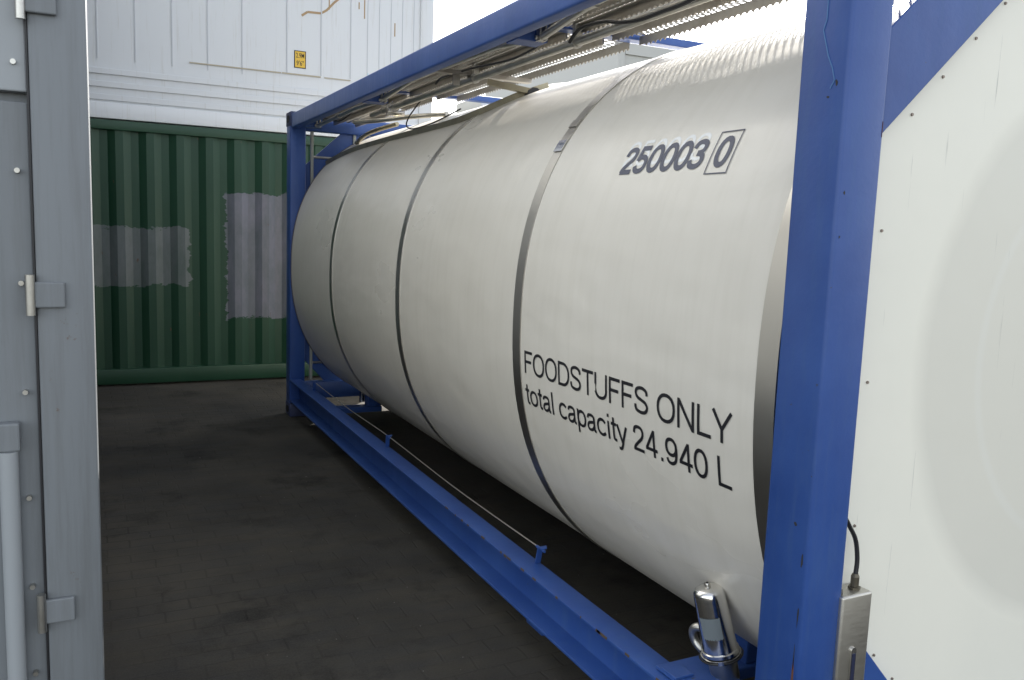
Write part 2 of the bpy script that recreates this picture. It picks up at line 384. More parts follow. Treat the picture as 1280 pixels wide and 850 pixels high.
# arclength table
NA = 1440; TAB = []; acc = 0; px_ = None
for i in range(NA+1):
    t = math.pi*.0+2*math.pi*i/NA; q = sup(t)
    if px_: acc += math.hypot(q[0]-px_[0], q[1]-px_[1])
    TAB.append((acc, t)); px_ = q
def theta_at_z(z):                       # on the side towards the camera (cos<0)
    v = (z-TCZ)/TB; s_ = math.copysign(abs(v)**(TN/2), v); return math.pi-math.asin(s_)
def arc_of(t): return TAB[min(NA, int(round(t/(2*math.pi)*NA)))][0]
def theta_of(s_):
    lo_, hi = 0, NA
    while hi-lo_ > 1:
        m_ = (lo_+hi)//2
        if TAB[m_][0] < s_: lo_ = m_
        else: hi = m_
    f = (s_-TAB[lo_][0])/(TAB[hi][0]-TAB[lo_][0]+1e-9); return TAB[lo_][1]+f*(TAB[hi][1]-TAB[lo_][1])
def ringset(ys, offs, N=192):
    m = MB(); rows = []
    for y, o in zip(ys, offs): rows.append([(*[sup(2*math.pi*j/N, o)[0]], y, sup(2*math.pi*j/N, o)[1]) for j in range(N)])
    v = [p for r in rows for p in r]
    f = [(i*N+j, i*N+(j+1) % N, (i+1)*N+(j+1) % N, (i+1)*N+j) for i in range(len(rows)-1) for j in range(N)]
    return m.add(v, f)
Y0, Y1 = .155, 5.90
nseg = 60
ys = [Y0+(Y1-Y0)*i/nseg for i in range(nseg+1)]
sh = ringset([Y0-.03, Y0-.02]+ys+[Y1+.02, Y1+.05, Y1+.07], [-.30, -.02]+[0]*(nseg+1)+[-.02, -.12, -.4])
N = 192; sh.f.append(tuple(range(N))); k = len(sh.v)-N; sh.f.append(tuple(k+j for j in reversed(range(N))))
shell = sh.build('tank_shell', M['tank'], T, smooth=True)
for y in (1.632, 3.118, 4.588):
    st = ringset([y-.066, y-.066, y, y], [-.001, .004, .004, -.001]).build('strap', M['steel'], shell, smooth=True)
ringset([.150, .150, .222, .222], [-.03, .004, .004, -.002]).build('end_band', M['steel'], shell, smooth=True)
ringset([5.885, 5.885, 5.90, 5.905, 5.905], [-.002, .003, .004, .003, -.02]).build('end_band', mat('dark_edge_trim', (.10, .075, .07), .5), shell, smooth=True)
# buckle on the near strap
th = theta_at_z(1.99)
def shell_quad(y0, y1, t0, t1, off, n=10, thick=.0015):
    m = MB(); rows = []
    for i in range(n+1):
        t = t0+(t1-t0)*i/n
        for y in (y0, y1):
            for o in (off, off+thick):
                x, z = sup(t, o); rows.append((x, y, z))
    f = []
    for i in range(n):
        a = i*4; b = a+4
        f += [(a+1, b+1, b+3, a+3), (a, a+2, b+2, b), (a, b, b+1, a+1), (a+2, a+3, b+3, b+2)]
    f += [(0, 1, 3, 2), (n*4, n*4+2, n*4+3, n*4+1)]
    return m.add(rows, f)
for k, (z0, z1, col) in enumerate(((1.985, 2.03, M['polish']), (2.085, 2.115, M['steel']))):
    shell_quad(1.568, 1.630, theta_at_z(z0), theta_at_z(z1), .005, 4, .004).build('strap_buckle', col, shell)
# pale sticker panel between the straps and small wiped patches
def sticker(name, y0, y1, z0, z1, m, off=.0006):
    return shell_quad(y0, y1, theta_at_z(z0), theta_at_z(z1), off, 16, .0006).build(name, m, shell, smooth=True)

# lettering wrapped on the shell
def text_mesh(s, bold=0., size=1., spacing=1.):
    c = bpy.data.curves.new('t', 'FONT'); c.body = s; c.size = size; c.offset = bold; c.resolution_u = 6; c.space_character = spacing
    o = bpy.data.objects.new('t', c); COL.objects.link(o)
    dg = bpy.context.evaluated_depsgraph_get(); me = bpy.data.meshes.new_from_object(o.evaluated_get(dg))
    vs = [tuple(v.co) for v in me.vertices]; fs = [tuple(p.vertices) for p in me.polygons]
    bpy.data.objects.remove(o); bpy.data.curves.remove(c)
    return vs, fs
def wrap_text(name, s, ystart, yend, zbase, cap, m, bold=0., spacing=1., off=.0022):
    vs, fs = text_mesh(s, bold, 1., spacing)
    x0 = min(v[0] for v in vs); x1 = max(v[0] for v in vs)
    hcap = .694 if not s[0].isdigit() else .70
    sb = arc_of(theta_at_z(zbase)); out = []
    for x, y, _ in vs:
        yy = ystart+(yend-ystart)*(x-x0)/(x1-x0); t = theta_of(sb-y/hcap*cap); X_, Z_ = sup(t, off); out.append((X_, yy, Z_))
    me = bpy.data.meshes.new(name); me.from_pydata(out, [], fs); return link(name, me, m, shell)
def el_(cx, cy, rx, ry, a0=0, a1=360, n=22, p=2.2):
    o = []
    for i in range(n+1):
        a = math.radians(a0+(a1-a0)*i/n); c_, s_ = math.cos(a), math.sin(a)
        o.append((cx+rx*math.copysign(abs(c_)**(2/p), c_), cy+ry*math.copysign(abs(s_)**(2/p), s_)))
    return o
def cr(*p): return [(q.x, q.y) for q in smooth_path([(a, b, 0) for a, b in p], 5)]
GL = {
 'F': (.74, [[(.12, 0), (.12, 1)], [(.12, .935), (.70, .935)], [(.12, .52), (.62, .52)]]),
 'O': (.96, [el_(.48, .5, .39, .445)]),
 'D': (.90, [[(.12, 0), (.12, 1)], [(.12, .935), (.40, .935)]+el_(.40, .5, .41, .435, 90, -90, 16)+[(.12, .065)]]),
 'S': (.82, [cr((.70, .70), (.645, .86), (.41, .935), (.17, .865), (.125, .71), (.22, .58), (.42, .51), (.63, .43), (.715, .28), (.63, .12), (.41, .065), (.15, .13), (.09, .32))]),
 'T': (.78, [[(.03, .935), (.75, .935)], [(.39, .93), (.39, 0)]]),
 'U': (.88, [[(.11, 1), (.11, .37)]+el_(.44, .37, .33, .305, 180, 360, 14)+[(.77, 1)]]),
 'N': (.90, [[(.12, 0), (.12, 1)], [(.13, .96), (.77, .04)], [(.78, 0), (.78, 1)]]),
 'L': (.70, [[(.12, 0), (.12, 1)], [(.12, .065), (.66, .065)]]),
 'Y': (.82, [[(.04, 1.0), (.41, .42)], [(.78, 1.0), (.41, .42)], [(.41, .46), (.41, 0)]]),
 ' ': (.36, []),
 't': (.40, [cr((.20, .93), (.20, .6), (.20, .18), (.24, .08), (.37, .06)), [(.03, .67), (.37, .67)]]),
 'o': (.74, [el_(.37, .36, .285, .305)]),
 'a': (.72, [cr((.10, .52), (.17, .64), (.33, .67), (.50, .63), (.55, .50), (.55, .2), (.57, .07), (.67, .055)), cr((.55, .41), (.36, .375), (.17, .32), (.095, .19), (.15, .08), (.28, .05), (.44, .11), (.55, .27))]),
 'l': (.29, [[(.145, 0), (.145, 1)]]),
 'c': (.68, [el_(.37, .36, .285, .305, 38, 322, 18)]),
 'p': (.74, [[(.12, -.28), (.12, .73)], el_(.385, .36, .265, .305)]),
 'i': (.29, [[(.145, 0), (.145, .72)], [(.145, .87), (.145, 1)]]),
 'y': (.64, [[(.04, .72), (.33, .03)], cr((.61, .72), (.40, .20), (.30, -.08), (.21, -.20), (.07, -.20))]),
 '2': (.74, [cr((.10, .67), (.16, .87), (.36, .935), (.56, .87), (.61, .69), (.53, .52), (.30, .32), (.14, .17), (.09, .04)), [(.045, .065), (.66, .065)]]),
 '4': (.74, [[(.50, 0), (.50, 1)], [(.49, .95), (.085, .30)], [(.035, .275), (.69, .275)]]),
 '.': (.36, [[(.18, 0), (.18, .14)]]),
 '9': (.74, [el_(.36, .655, .26, .28), cr((.62, .66), (.615, .42), (.54, .17), (.36, .065), (.18, .10), (.11, .23))]),
 '0': (.74, [el_(.37, .5, .275, .44)]),
 '3': (.74, [cr((.09, .71), (.16, .87), (.36, .935), (.55, .87), (.595, .72), (.51, .57), (.30, .53)), cr((.30, .53), (.54, .47), (.64, .29), (.55, .12), (.35, .065), (.14, .13), (.08, .30))]),
 '5': (.74, [[(.62, .935), (.19, .935), (.125, .47)], cr((.12, .48), (.22, .57), (.38, .60), (.57, .51), (.63, .33), (.56, .14), (.36, .065), (.16, .12), (.08, .27))]),
}
def letters(name, s_, ystart, yend, zbase, cap, m, wt=.125, off=.0016, squash=1., sbase_=None):
    W_ = 0; items = []
    for ch_ in s_:
        adv, st_ = GL[ch_]; items += [(W_, p) for p in st_]; W_ += adv
    sc_ = (yend-ystart)/(W_-.18); sb0 = arc_f(zbase) if sbase_ is None else sbase_
    mb = MB(); cnt = 0
    for ox, p in items:
        q = []
        for a, b in zip(p, p[1:]):                       # resample so that the ribbon follows the curve of the shell
            k_ = max(1, int(math.hypot(b[0]-a[0], b[1]-a[1])/.2)); q += [(a[0]+(b[0]-a[0])*i/k_, a[1]+(b[1]-a[1])*i/k_) for i in range(k_)]
        q.append(p[-1]); closed = math.hypot(p[0][0]-p[-1][0], p[0][1]-p[-1][1]) < 1e-4
        asp = abs(sc_)/cap; L_ = []; R_ = []
        for i, (x, y) in enumerate(q):
            a = q[i-1] if i else (q[-2] if closed else q[0]); b = q[i+1] if i < len(q)-1 else (q[1] if closed else q[-1])
            p0_, p1_ = (a, (x, y)) if a != (x, y) else ((x, y), b); p2_, p3_ = ((x, y), b) if b != (x, y) else (a, (x, y))
            def nrm(u, v):
                dx, dy = (v[0]-u[0])*asp, v[1]-u[1]; l = math.hypot(dx, dy) or 1; return -dy/l, dx/l
            n1 = nrm(p0_, p1_); n2 = nrm(p2_, p3_); nx, ny = n1[0]+n2[0], n1[1]+n2[1]; l = math.hypot(nx, ny) or 1; nx, ny = nx/l, ny/l
            k_ = min(2.2, 1/max(.35, nx*n1[0]+ny*n1[1])); h_ = wt/2*k_
            L_.append((x+nx*h_/asp, y+ny*h_)); R_.append((x-nx*h_/asp, y-ny*h_))
        cnt += 1; o_ = off+cnt % 5*.00012; v = []
        for pt in [w for pr in zip(L_, R_) for w in pr]:
            t = theta_of(sb0-pt[1]*cap); X_, Z_ = sup(t, o_); v.append((X_, ystart+(ox+pt[0]-.09)*sc_, Z_))
        mb.add(v, [(2*i, 2*i+1, 2*i+3, 2*i+2) for i in range(len(q)-1)])
    return mb.build(name, m, shell)
def arc_f(z):
    t = theta_at_z(z); k_ = t/(2*math.pi)*NA; i = int(k_); return TAB[i][0]+(TAB[i+1][0]-TAB[i][0])*(k_-i)
letters('lettering', 'FOODSTUFFS ONLY', 1.528, .315, 1.112, .090, M['ink'])
letters('lettering', 'total capacity 24.940 L', 1.532, .318, .985, .088, M['ink'])
M['ghost'] = mat('pale_letter_residue', (.79, .80, .79), .25)
letters('letter_residue', '250003', 1.063, .645, 1.896, .098, M['ghost'], .12, .0004)
letters('lettering', '250003', 1.060, .640, 1.872, .098, M['ink2'], .185)
letters('lettering', '0', .577, .528, 1.872, .098, M['ink2'], .185)
# box round the check digit
def frame_strip(m, ya, yb, sa, sb_, off=.0022, th_=.0012):
    n = 6; rows = []
    for i in range(n+1):
        t = theta_of(sa+(sb_-sa)*i/n)
        for y in (ya, yb):
            x, z = sup(t, off); rows.append((x, y, z))
    m.add(rows, [(i*2, i*2+1, i*2+3, i*2+2) for i in range(n)])
m = MB(); sa = arc_of(theta_at_z(1.850)); sb_ = sa-.142; w_ = .004
ya, yb = .603, .503
frame_strip(m, ya, ya-w_, sa, sb_); frame_strip(m, yb+w_, yb, sa, sb_)
frame_strip(m, ya-w_, yb+w_, sa, sa-w_); frame_strip(m, ya-w_, yb+w_, sb_+w_, sb_)
m.build('lettering_frame', M['ink2'], shell)

# gutter along the open part of the tank top, far half
def on_tank_x(x, off=0):
    u = (x-TCX)/TA; return TCZ+TB*(1-abs(u)**TN)**(1/TN)+off
gp = [(.30, 5.88), (.36, 5.6), (.40, 5.2), (.413, 4.65), (.415, 4.0), (.417, 3.4), (.44, 3.15), (.50, 2.95), (.60, 2.84), (.75, 2.80)]
gp = smooth_path([(x, y, on_tank_x(x, .012)) for x, y in gp], 6)
gm = MB()
for a, b in zip(gp, gp[1:]): gm.bar(a, b, .022, .034)
gm.build('rain_gutter', M['brass'], shell)
for yy in (5.0, 4.3, 3.7): pass
th_pts = [(.52, 5.75, 2.36), (.50, 5.5, 2.385), (.48, 5.25, 2.395), (.50, 5.0, 2.41), (.56, 4.8, 2.43)]
MB().tube(smooth_path(th_pts), .017, 10).build('drain_hose', M['brass'], T, smooth=True)

# spill box, manlid and valve on the tank top
sb1 = MB(); sb1.box(.95, 1.75, 4.15, 4.62, 2.44, 2.60); sb1.build('spill_box', mat('white_enamel', (.8, .8, .76), .4), T, .02, True)
ml = MB().tube([(1.22, 3.3, 2.46), (1.22, 3.3, 2.535), (1.22, 3.3, 2.565)], [.25, .25, .20], 32); ml.build('manhole_lid', M['pipe'], T, smooth=True)

# cross beams and brackets
for yy in (1.90, 4.02):
    MB().box(.10, W-.10, yy-.035, yy+.035, 2.532, 2.568).build('cross_beam', M['blue'], T, .004)
for yy in (1.86, 3.98, 5.70):
    m = MB(); m.box(.066, .205, yy-.055, yy-.047, 2.448, 2.53); m.box(.066, .205, yy+.047, yy+.055, 2.448, 2.53); m.box(.066, .205, yy-.0465, yy+.0465, 2.448, 2.456)
    br = m.build('rail_bracket', M['blue'], T, .002)
    MB().box(.150, .158, yy-.085, yy-.045, 2.448, 2.572).box(.176, .184, yy-.085, yy-.045, 2.448, 2.572).tube([(.14, yy-.065, 2.462), (.194, yy-.065, 2.462)], .009, 10).build('hinge_plate', M['pipe'], br)
# folded handrail, cranked between its hinges
hr = [(.167, .25, 2.47), (.167, .75, 2.53), (.167, 1.40, 2.515), (.167, 1.80, 2.462), (.167, 2.20, 2.50), (.167, 2.98, 2.512), (.167, 3.35, 2.515), (.167, 4.0, 2.465), (.167, 4.5, 2.48), (.167, 5.65, 2.462)]
MB().tube(hr[0:4], .0155, 12).build('handrail', M['pipe'], T, smooth=True)
MB().tube(hr[3:8], .0155, 12).build('handrail', M['pipe'], T, smooth=True)
MB().tube(hr[7:], .0155, 12).build('handrail', M['pipe'], T, smooth=True)
for q in (hr[2], hr[6], (.167, 5.0, 2.472)):
    MB().tube([(q[0], q[1]-.035, q[2]), (q[0], q[1]+.035, q[2]+.001)], .021, 12).build('handrail_joint', M['pipe'], T, smooth=True)
MB().tube([(.34, .16, 2.468), (.34, 4.72, 2.468)], .020, 14).build('air_pipe', M['pipe'], T, smooth=True)
MB().tube([(.24, .16, 2.535), (.24, 5.6, 2.535)], .008, 8).build('thin_air_line', M['pipe'], T, smooth=True)
MB().tube([(.27, 4.93, 2.43), (.394, 4.70, 2.432), (.487, 4.34, 2.43), (.62, 3.95, 2.42)], .017, 12).build('valve_link_pipe', M['pipe'], T, smooth=True)
MB().tube([(.34, 4.20, 2.468), (.34, 4.29, 2.468)], .034, 14).tube([(.30, 4.25, 2.44), (.42, 4.25, 2.44)], .026, 12).tube([(.34, 4.25, 2.44), (.34, 4.25, 2.51)], .014, 10).build('pipe_valve', M['polish'], T, smooth=True)
for yy in (.6, 1.80, 2.86, 4.45):
    MB().tube([(.34, yy-.009, 2.468), (.34, yy+.009, 2.468)], .027, 14).box(.325, .355, yy-.012, yy+.012, 2.486, 2.545).build('pipe_clamp', M['pipe'], T)
# support strap hanging under the walkway at mid length
MB().box(.10, .70, 2.90, 2.95, 2.487, 2.508).box(.235, .275, 2.915, 2.925, 2.43, 2.50).build('walkway_hanger', M['galv'], T)
MB().bar((.42, 2.88, 2.46), (.66, 2.80, 2.42), .04, .03).build('walkway_hanger', M['brass'], T)
MB().tube([(.66, 2.78, 2.40), (.66, 2.86, 2.40)], .045, 10).build('latch_block', M['black'], T)
def cable(p, r=.006): MB().tube(smooth_path(p), r, 8).build('cable', M['black'], T, smooth=True)
cable([(.28, 3.286, 2.49), (.28, 3.20, 2.512), (.28, 2.988, 2.506), (.28, 2.77, 2.499), (.28, 2.52, 2.482), (.28, 2.295, 2.47), (.28, 2.093, 2.479), (.28, 2.0, 2.495)])
cable([(.30, 1.79, 2.46), (.30, 1.752, 2.485), (.30, 1.70, 2.50), (.30, 1.60, 2.499), (.30, 1.5, 2.488), (.30, 1.409, 2.466), (.30, 1.276, 2.450), (.30, 1.129, 2.450), (.30, .99, 2.453), (.30, .6, 2.49)], .0075)
cable([(.42, 3.887, 2.494), (.42, 3.975, 2.464), (.42, 4.128, 2.408), (.42, 4.19, 2.361), (.42, 4.139, 2.33), (.42, 3.996, 2.315), (.44, 3.703, 2.33), (.48, 3.389, 2.379)], .005)
cable([(.16, 5.4, 2.50), (.18, 5.0, 2.44), (.19, 4.6, 2.49)], .005)

# walkway planks: expanded-metal decks with folded lips
pitch = .034
def plank(x0, x1, y0, y1, serr=True):
    outer = abs(x1-.70) < .01
    m = MB(); zt = 2.548; nx = 3 if outer else 4; dx = (x1-x0)/nx; ny = int((y1-y0)/pitch); t = .0034
    for i in range(ny+1):
        y = y0+i*pitch
        for k in range(nx):
            xa = x0+k*dx; xb = xa+dx
            for s_ in (-1, 1):
                ya = y+(pitch/2 if (k % 2 == 0) == (s_ > 0) else 0)*1; 
                yb_ = y+(pitch/2 if (k % 2 == 0) != (s_ > 0) else 0)*1
                if k % 2 == 0: ya, yb_ = y, y+s_*pitch/2
                else: ya, yb_ = y+s_*pitch/2, y
                m.bar((xa, ya, zt), (xb, yb_, zt), t*1.5, t)
    for xe in (x0, x1-.003): m.box(xe, xe+.003, y0, y1, 2.510, 2.546)
    for k in (range(nx) if not outer else ()): m.box(x0+(k+.5)*dx-.0125, x0+(k+.5)*dx+.0125, y0, y1, 2.5395, 2.5435)
    if serr:
        for i in range(ny):
            y = y0+i*pitch; m.add([(x1-.003, y, 2.510), (x1-.003, y+pitch*.6, 2.510), (x1-.003, y+pitch*.3, 2.500), (x1, y, 2.510), (x1, y+pitch*.6, 2.510), (x1, y+pitch*.3, 2.500)],
                  [(0, 1, 2), (5, 4, 3), (0, 3, 4, 1), (1, 4, 5, 2), (2, 5, 3, 0)])
    return m
for x0, x1 in ((.085, .225), (.228, .368), (.371, .556), (.56, .70)):
    plank(x0, x1, .13, 1.86).build('walkway_plank', M['galv'], T)
    plank(x0, x1, 1.94, 3.98).build('walkway_plank', M['galv'], T)
    if x0 < .55: plank(x0, x1, 4.06, 5.92).build('walkway_plank', M['galv'], T)
for x0 in (1.78, 1.92, 2.06, 2.20): plank(x0, x0+.137, .13, 5.92, False).build('walkway_plank', M['galv'], T)

# ladder on the far end
ld_ = MB().box(.19, .215, 5.99, 6.02, .30, 2.45).box(.56, .585, 5.99, 6.02, .30, 2.45)
lad = ld_.build('ladder', mat('grey_ladder_paint', (.36, .37, .33), .5, .2), T, .003)
for k in range(7): MB().tube([(.215, 6.005, .452+k*.2975), (.56, 6.005, .452+k*.2975)], .011, 8).build('rung', M['pipe'], lad, smooth=True)
# tank saddles (blue feet under the shell)
for yy in (.75, 5.30):
    for sx_, bx in ((1, 0), (-1, W)):
        c0 = bx+sx_*.10; c1 = bx+sx_*.62
        m = MB(); a, b = sorted((c0, c1)); m.box(a, b, yy-.06, yy+.06, .145, .19)
        mm = sorted((bx+sx_*.50, bx+sx_*.62)); m.box(mm[0], mm[1], yy-.045, yy+.045, .19, .30)
        m.build('saddle', M['blue'], T, .006)
MB().tube([(.50, 5.42, .20), (.50, 5.42, .34)], .025, 12).build('drain_cock', M['polish'], T, smooth=True)
MB().box(.9, 1.54, .3, 5.8, .12, .2).build('centre_spine', M['blue'], T)

# relief valve canister low beside the near post
A_ = Vector((.135, .506, .618)); B_ = Vector((0.1952, 0.4760, 0.3566)); dA = (B_-A_).normalized()
def along(k): return A_+dA*k
fv = bpy.data.objects.new('filter_canister', None)
can = MB().tube([along(k) for k in (.0, .003, .008, .016, .030, .20, .204)], [.014, .034, .042, .0465, .048, .053, .053], 40).build('filter_canister', M['polish'], T, smooth=True)
MB().tube([along(-.012), along(-.010), along(.003)], [.0075, .009, .009], 16).build('bleed_nipple', M['steel'], can, smooth=True)
MB().tube([along(-.0126), along(-.0119)], .0042, 12).build('nipple_bore', M['dark'], can)
MB().tube([along(k) for k in (.200, .202, .212, .214)], [.050, .058, .058, .05], 40).tube([along(k) for k in (.2145, .216, .228, .230)], [.052, .062, .062, .05], 40).build('clamp_ring', M['polish'], can, smooth=True)
MB().tube([along(k) for k in (.2305, .30, .33)], [.045, .043, .03], 32).build('canister_base', M['steel'], can, smooth=True)
# round label
lm = MB(); n = 12; ax = dA; ex = Vector((-.75, -.66, .0)); ex = (ex-ax*ex.dot(ax)).normalized(); ey = ax.cross(ex)
rows = []
for i in range(n+1):
    a = -.55+1.25*i/n
    for k in (.082, .152): rows.append(along(k)+(ex*math.cos(a)+ey*math.sin(a))*.0515)
lm.add(rows, [(i*2, i*2+1, i*2+3, i*2+2) for i in range(n)]).build('paper_label', M['label'], can, smooth=True)
el = [along(.255)+Vector((0, .02, 0)), along(.255)+Vector((-.005, .08, 0)), along(.235)+Vector((-.01, .115, 0)), along(.20)+Vector((-.01, .118, 0)), along(.178)+Vector((0, .095, 0)), along(.18)+Vector((.03, .04, 0))]
MB().tube(smooth_path(el, 6), .0135, 16).build('elbow_pipe', M['pipe'], can, smooth=True)
MB().box(.03, .22, .36, .60, .330, .338).box(.03, .10, .50, .57, .338, .346).build('valve_bracket', M['blue'], T, .002)
wr = [along(.222)+(ex*math.cos(a)+ey*math.sin(a))*.066 for a in [i*.3 for i in range(21)]]
MB().tube(wr, .003, 6).build('lock_wire', M['black'], can, smooth=True)

# stainless gauge box behind the near post
gb = MB().box(.120, .2235, -.012, .052, .30, .800).build('gauge_box', M['box'], T, .007, True, 3)
hd = MB(); n = 20; pts = []
for j in range(n):
    a = 2*math.pi*j/n; pts.append((.168+.0085*math.cos(a), .655+.0085*math.sin(a)-(0 if math.sin(a) > 0 else .26)))
v = [(x, -.0122, z) for x, z in pts]+[(x, -.0175, z) for x, z in pts]
hd.add(v, [tuple(range(n)), tuple(range(n, 2*n))]+[(j, (j+1) % n, n+(j+1) % n, n+j) for j in range(n)])
hd.build('box_latch', M['polish'], gb, smooth=True)
MB().box(.1625, .1735, -.0185, -.0176, .42, .648).build('latch_slot', mat('dark_blue_slot', (.02, .025, .06), .4), gb)
MB().tube([(.192, .02, .800), (.192, .02, .806)], .016, 6).tube([(.192, .02, .806), (.192, .02, .832), (.192, .02, .84)], [.0105, .0105, .007], 14).build('cable_gland', mat('dull_brass', (.13, .115, .085), .45, .7), gb)
MB().tube(smooth_path([(.192, .02, .835), (.196, .022, .875), (.188, .025, .925), (.168, .028, .96), (.135, .03, 1.0), (.08, .07, 1.05)]), .0058, 10).build('gauge_cable', M['black'], gb, smooth=True)

# ---------------------------------------------------------------- containers round the yard
def corrugated(x0, x1, z0, z1, yf, depth=.036, pitch_=.275, flip=1):
    """vertical corrugation, face looking towards -y"""
    m = MB(); pts = []; x = x0
    while x < x1-1e-4:
        for dx, d in ((0, 0), (.07, 0), (.1375, depth), (.2075, depth)):
            if x+dx < x1: pts.append((x+dx, yf+d))
        x += pitch_
    pts.append((x1, yf)); n = len(pts)
    v = [(a, b, z) for z in (z0, z1) for a, b in pts]+[(x0, yf+.08, z) for z in (z0, z1)]+[(x1, yf+.08, z) for z in (z0, z1)]
    f = [(i, i+1, n+i+1, n+i) for i in range(n-1)]+[(2*n, 2*n+1, 2*n+3, 2*n+2), tuple(range(n, 2*n))+(2*n+3, 2*n+1), tuple(reversed(range(n)))+(2*n, 2*n+2)]
    m.add(v, f); return m
# green container
YF = 7.72; XR = 1.95; XL = XR-12.19
G = thing('green_container', 'green corrugated shipping container on the ground behind the tank, under the white one', 'shipping container', (XL, YF, 0))
def part(mb, name, m, parent, bevel=0, sm=False):
    o = mb.build(name, m, parent, bevel, sm); o.matrix_parent_inverse = Matrix.Translation(-parent.location); return o
part(corrugated(XL+.16, XR-.16, .165, 2.50, YF+.03), 'side_wall', M['green'], G)
part(MB().box(XL+.1, XR-.1, YF+.005, YF+.10, 2.492, 2.583), 'top_rail', M['green'], G, .008, True)
part(MB().box(XL+.1, XR-.1, YF+.005, YF+.10, .02, .172), 'bottom_rail', M['green'], G, .008, True)
part(MB().box(XL+.05, XR-.05, YF+.12, YF+2.38, .12, 2.57), 'body', M['green'], G)
for xx in (XL, XR-.16):
    for yy in (YF, YF+2.278):
        part(MB().box(xx+.003, xx+.157, yy+.003, yy+.157, .10, 2.49), 'corner_post', M['green'], G, .01, True)
        for z in (0, 2.473): part(MB().box(xx, xx+.162, yy, yy+.16, z, z+.118), 'corner_casting', M['green'], G, .008, True)
# white container above
YW = 7.74; ZB = 2.598
Wc = thing('white_container', 'weathered white shipping container with rust streaks stacked on the green one', 'shipping container', (XL, YW, ZB))
wall = part(MB().box(XL+.16, XR-.15, YW+.03, YW+2.40, ZB+.12, ZB+2.80), 'side_wall', M['white'], Wc)
ribs = MB()
x = XR-.15
rib = MB()
for xx in (.351, .705, 1.02): rib.box(xx-.006, xx+.006, YW+.024, YW+.0305, ZB+.62, ZB+2.79)
for k in range(5): rib.box(XR-.75+k*.13, XR-.742+k*.13, YW+.026, YW+.0305, ZB+.55, ZB+2.79)
for k in range(28): rib.box(-.10-k*.33, -.09-k*.33, YW+.024, YW+.0305, ZB+.55, ZB+2.79)
o = part(rib, 'panel_seam', mat('grey_seam', (.55, .57, .60), .6), wall); o.matrix_parent_inverse = Matrix.Translation(-Wc.location) @ Matrix.Translation((0, 0, 0)); 
seamfix = [o]
for k in range(3): 
    o = part(MB().box(XL+.17, XR-.17, YW+.012, YW+.0285, ZB+.17+k*.12, ZB+.225+k*.12), 'kick_rib', M['white'], wall, .004); seamfix.append(o)
o = part(MB().box(.30, .70, YW+.018, YW+.0295, ZB+.600, ZB+.612).box(.74, 1.02, YW+.018, YW+.0295, ZB+.60, ZB+.608).box(-.6, .29, YW+.018, YW+.0295, ZB+.60, ZB+.61), 'flange_strip', mat('stained_strip', (.45, .40, .30), .7), wall); seamfix.append(o)
part(MB().box(XL+.1, XR-.1, YW+.005, YW+.12, ZB+.0, ZB+.15), 'bottom_rail', M['white'], Wc, .008, True)
part(MB().box(XL+.1, XR-.1, YW+.005, YW+.12, ZB+2.79, ZB+2.893), 'top_rail', M['white'], Wc, .008, True)
for xx in (XL, XR-.16):
    for yy in (YW, YW+2.278):
        part(MB().box(xx+.003, xx+.157, yy+.003, yy+.157, ZB+.1, ZB+2.79), 'corner_post', M['white'], Wc, .012, True)
        for z in (0, 2.778): part(MB().box(xx, xx+.162, yy, yy+.16, ZB+z, ZB+z+.118), 'corner_casting', M['white'], Wc, .008, True)
# rust streak and paint marks high on the wall
rs = MB()
path = [(.50, 3.80), (.56, 3.845), (.70, 3.85), (.76, 3.89), (.84, 3.98), (.93, 4.06)]
for (a, b) in zip(path, path[1:]): rs.bar((a[0], YW+.029, a[1]), (b[0], YW+.029, b[1]), .004, .022, (0, 0, 1))
for (xx, z0, z1) in ((1.16, 3.86, 4.25), (1.10, 3.95, 4.02), (1.50, 3.72, 3.86), (.78, 3.9, 4.1)): rs.box(xx, xx+.012, YW+.0275, YW+.0297, z0, z1)
seamfix.append(part(rs, 'rust_streak', M['rustline'], wall))
bl = MB()
for (xx, z0, z1) in ((1.33, 3.20, 3.26), (1.24, 3.18, 3.25), (1.26, 3.12, 3.16), (1.20, 3.22, 3.3)): bl.box(xx, xx+.016, YW+.0275, YW+.0297, z0, z1)
seamfix.append(part(bl, 'blue_smear', mat('pale_blue_paint', (.35, .60, .78), .6), wall))
# height sticker
stk = part(MB().box(.424, .545, YW+.026, YW+.0285, 3.270, 3.445), 'height_sticker', M['dark'], wall)
stk2 = part(MB().box(.432, .537, YW+.0245, YW+.0259, 3.278, 3.437), 'sticker_face', M['yellow'], wall); seamfix += [stk, stk2]
def flat_text(s, x0, x1, z0, z1, y, m, name='sticker_text', parent=None):
    vs, fs = text_mesh(s, .01)
    a0 = min(v[0] for v in vs); a1 = max(v[0] for v in vs); b0 = min(v[1] for v in vs); b1 = max(v[1] for v in vs)
    me = bpy.data.meshes.new(name); me.from_pydata([(x0+(x1-x0)*(v[0]-a0)/(a1-a0), y, z0+(z1-z0)*(v[1]-b0)/(b1-b0)) for v in vs], [], fs)
    o = link(name, me, m, parent); o.matrix_parent_inverse = Matrix.Translation(-Wc.location); return o
seamfix.append(flat_text('2.9M', .442, .527, 3.372, 3.422, YW+.0242, M['ink'], parent=wall))
seamfix.append(flat_text("9'6\"", .447, .522, 3.296, 3.346, YW+.0242, M['ink'], parent=wall))
for o in seamfix: o.matrix_parent_inverse = Matrix.Identity(4)

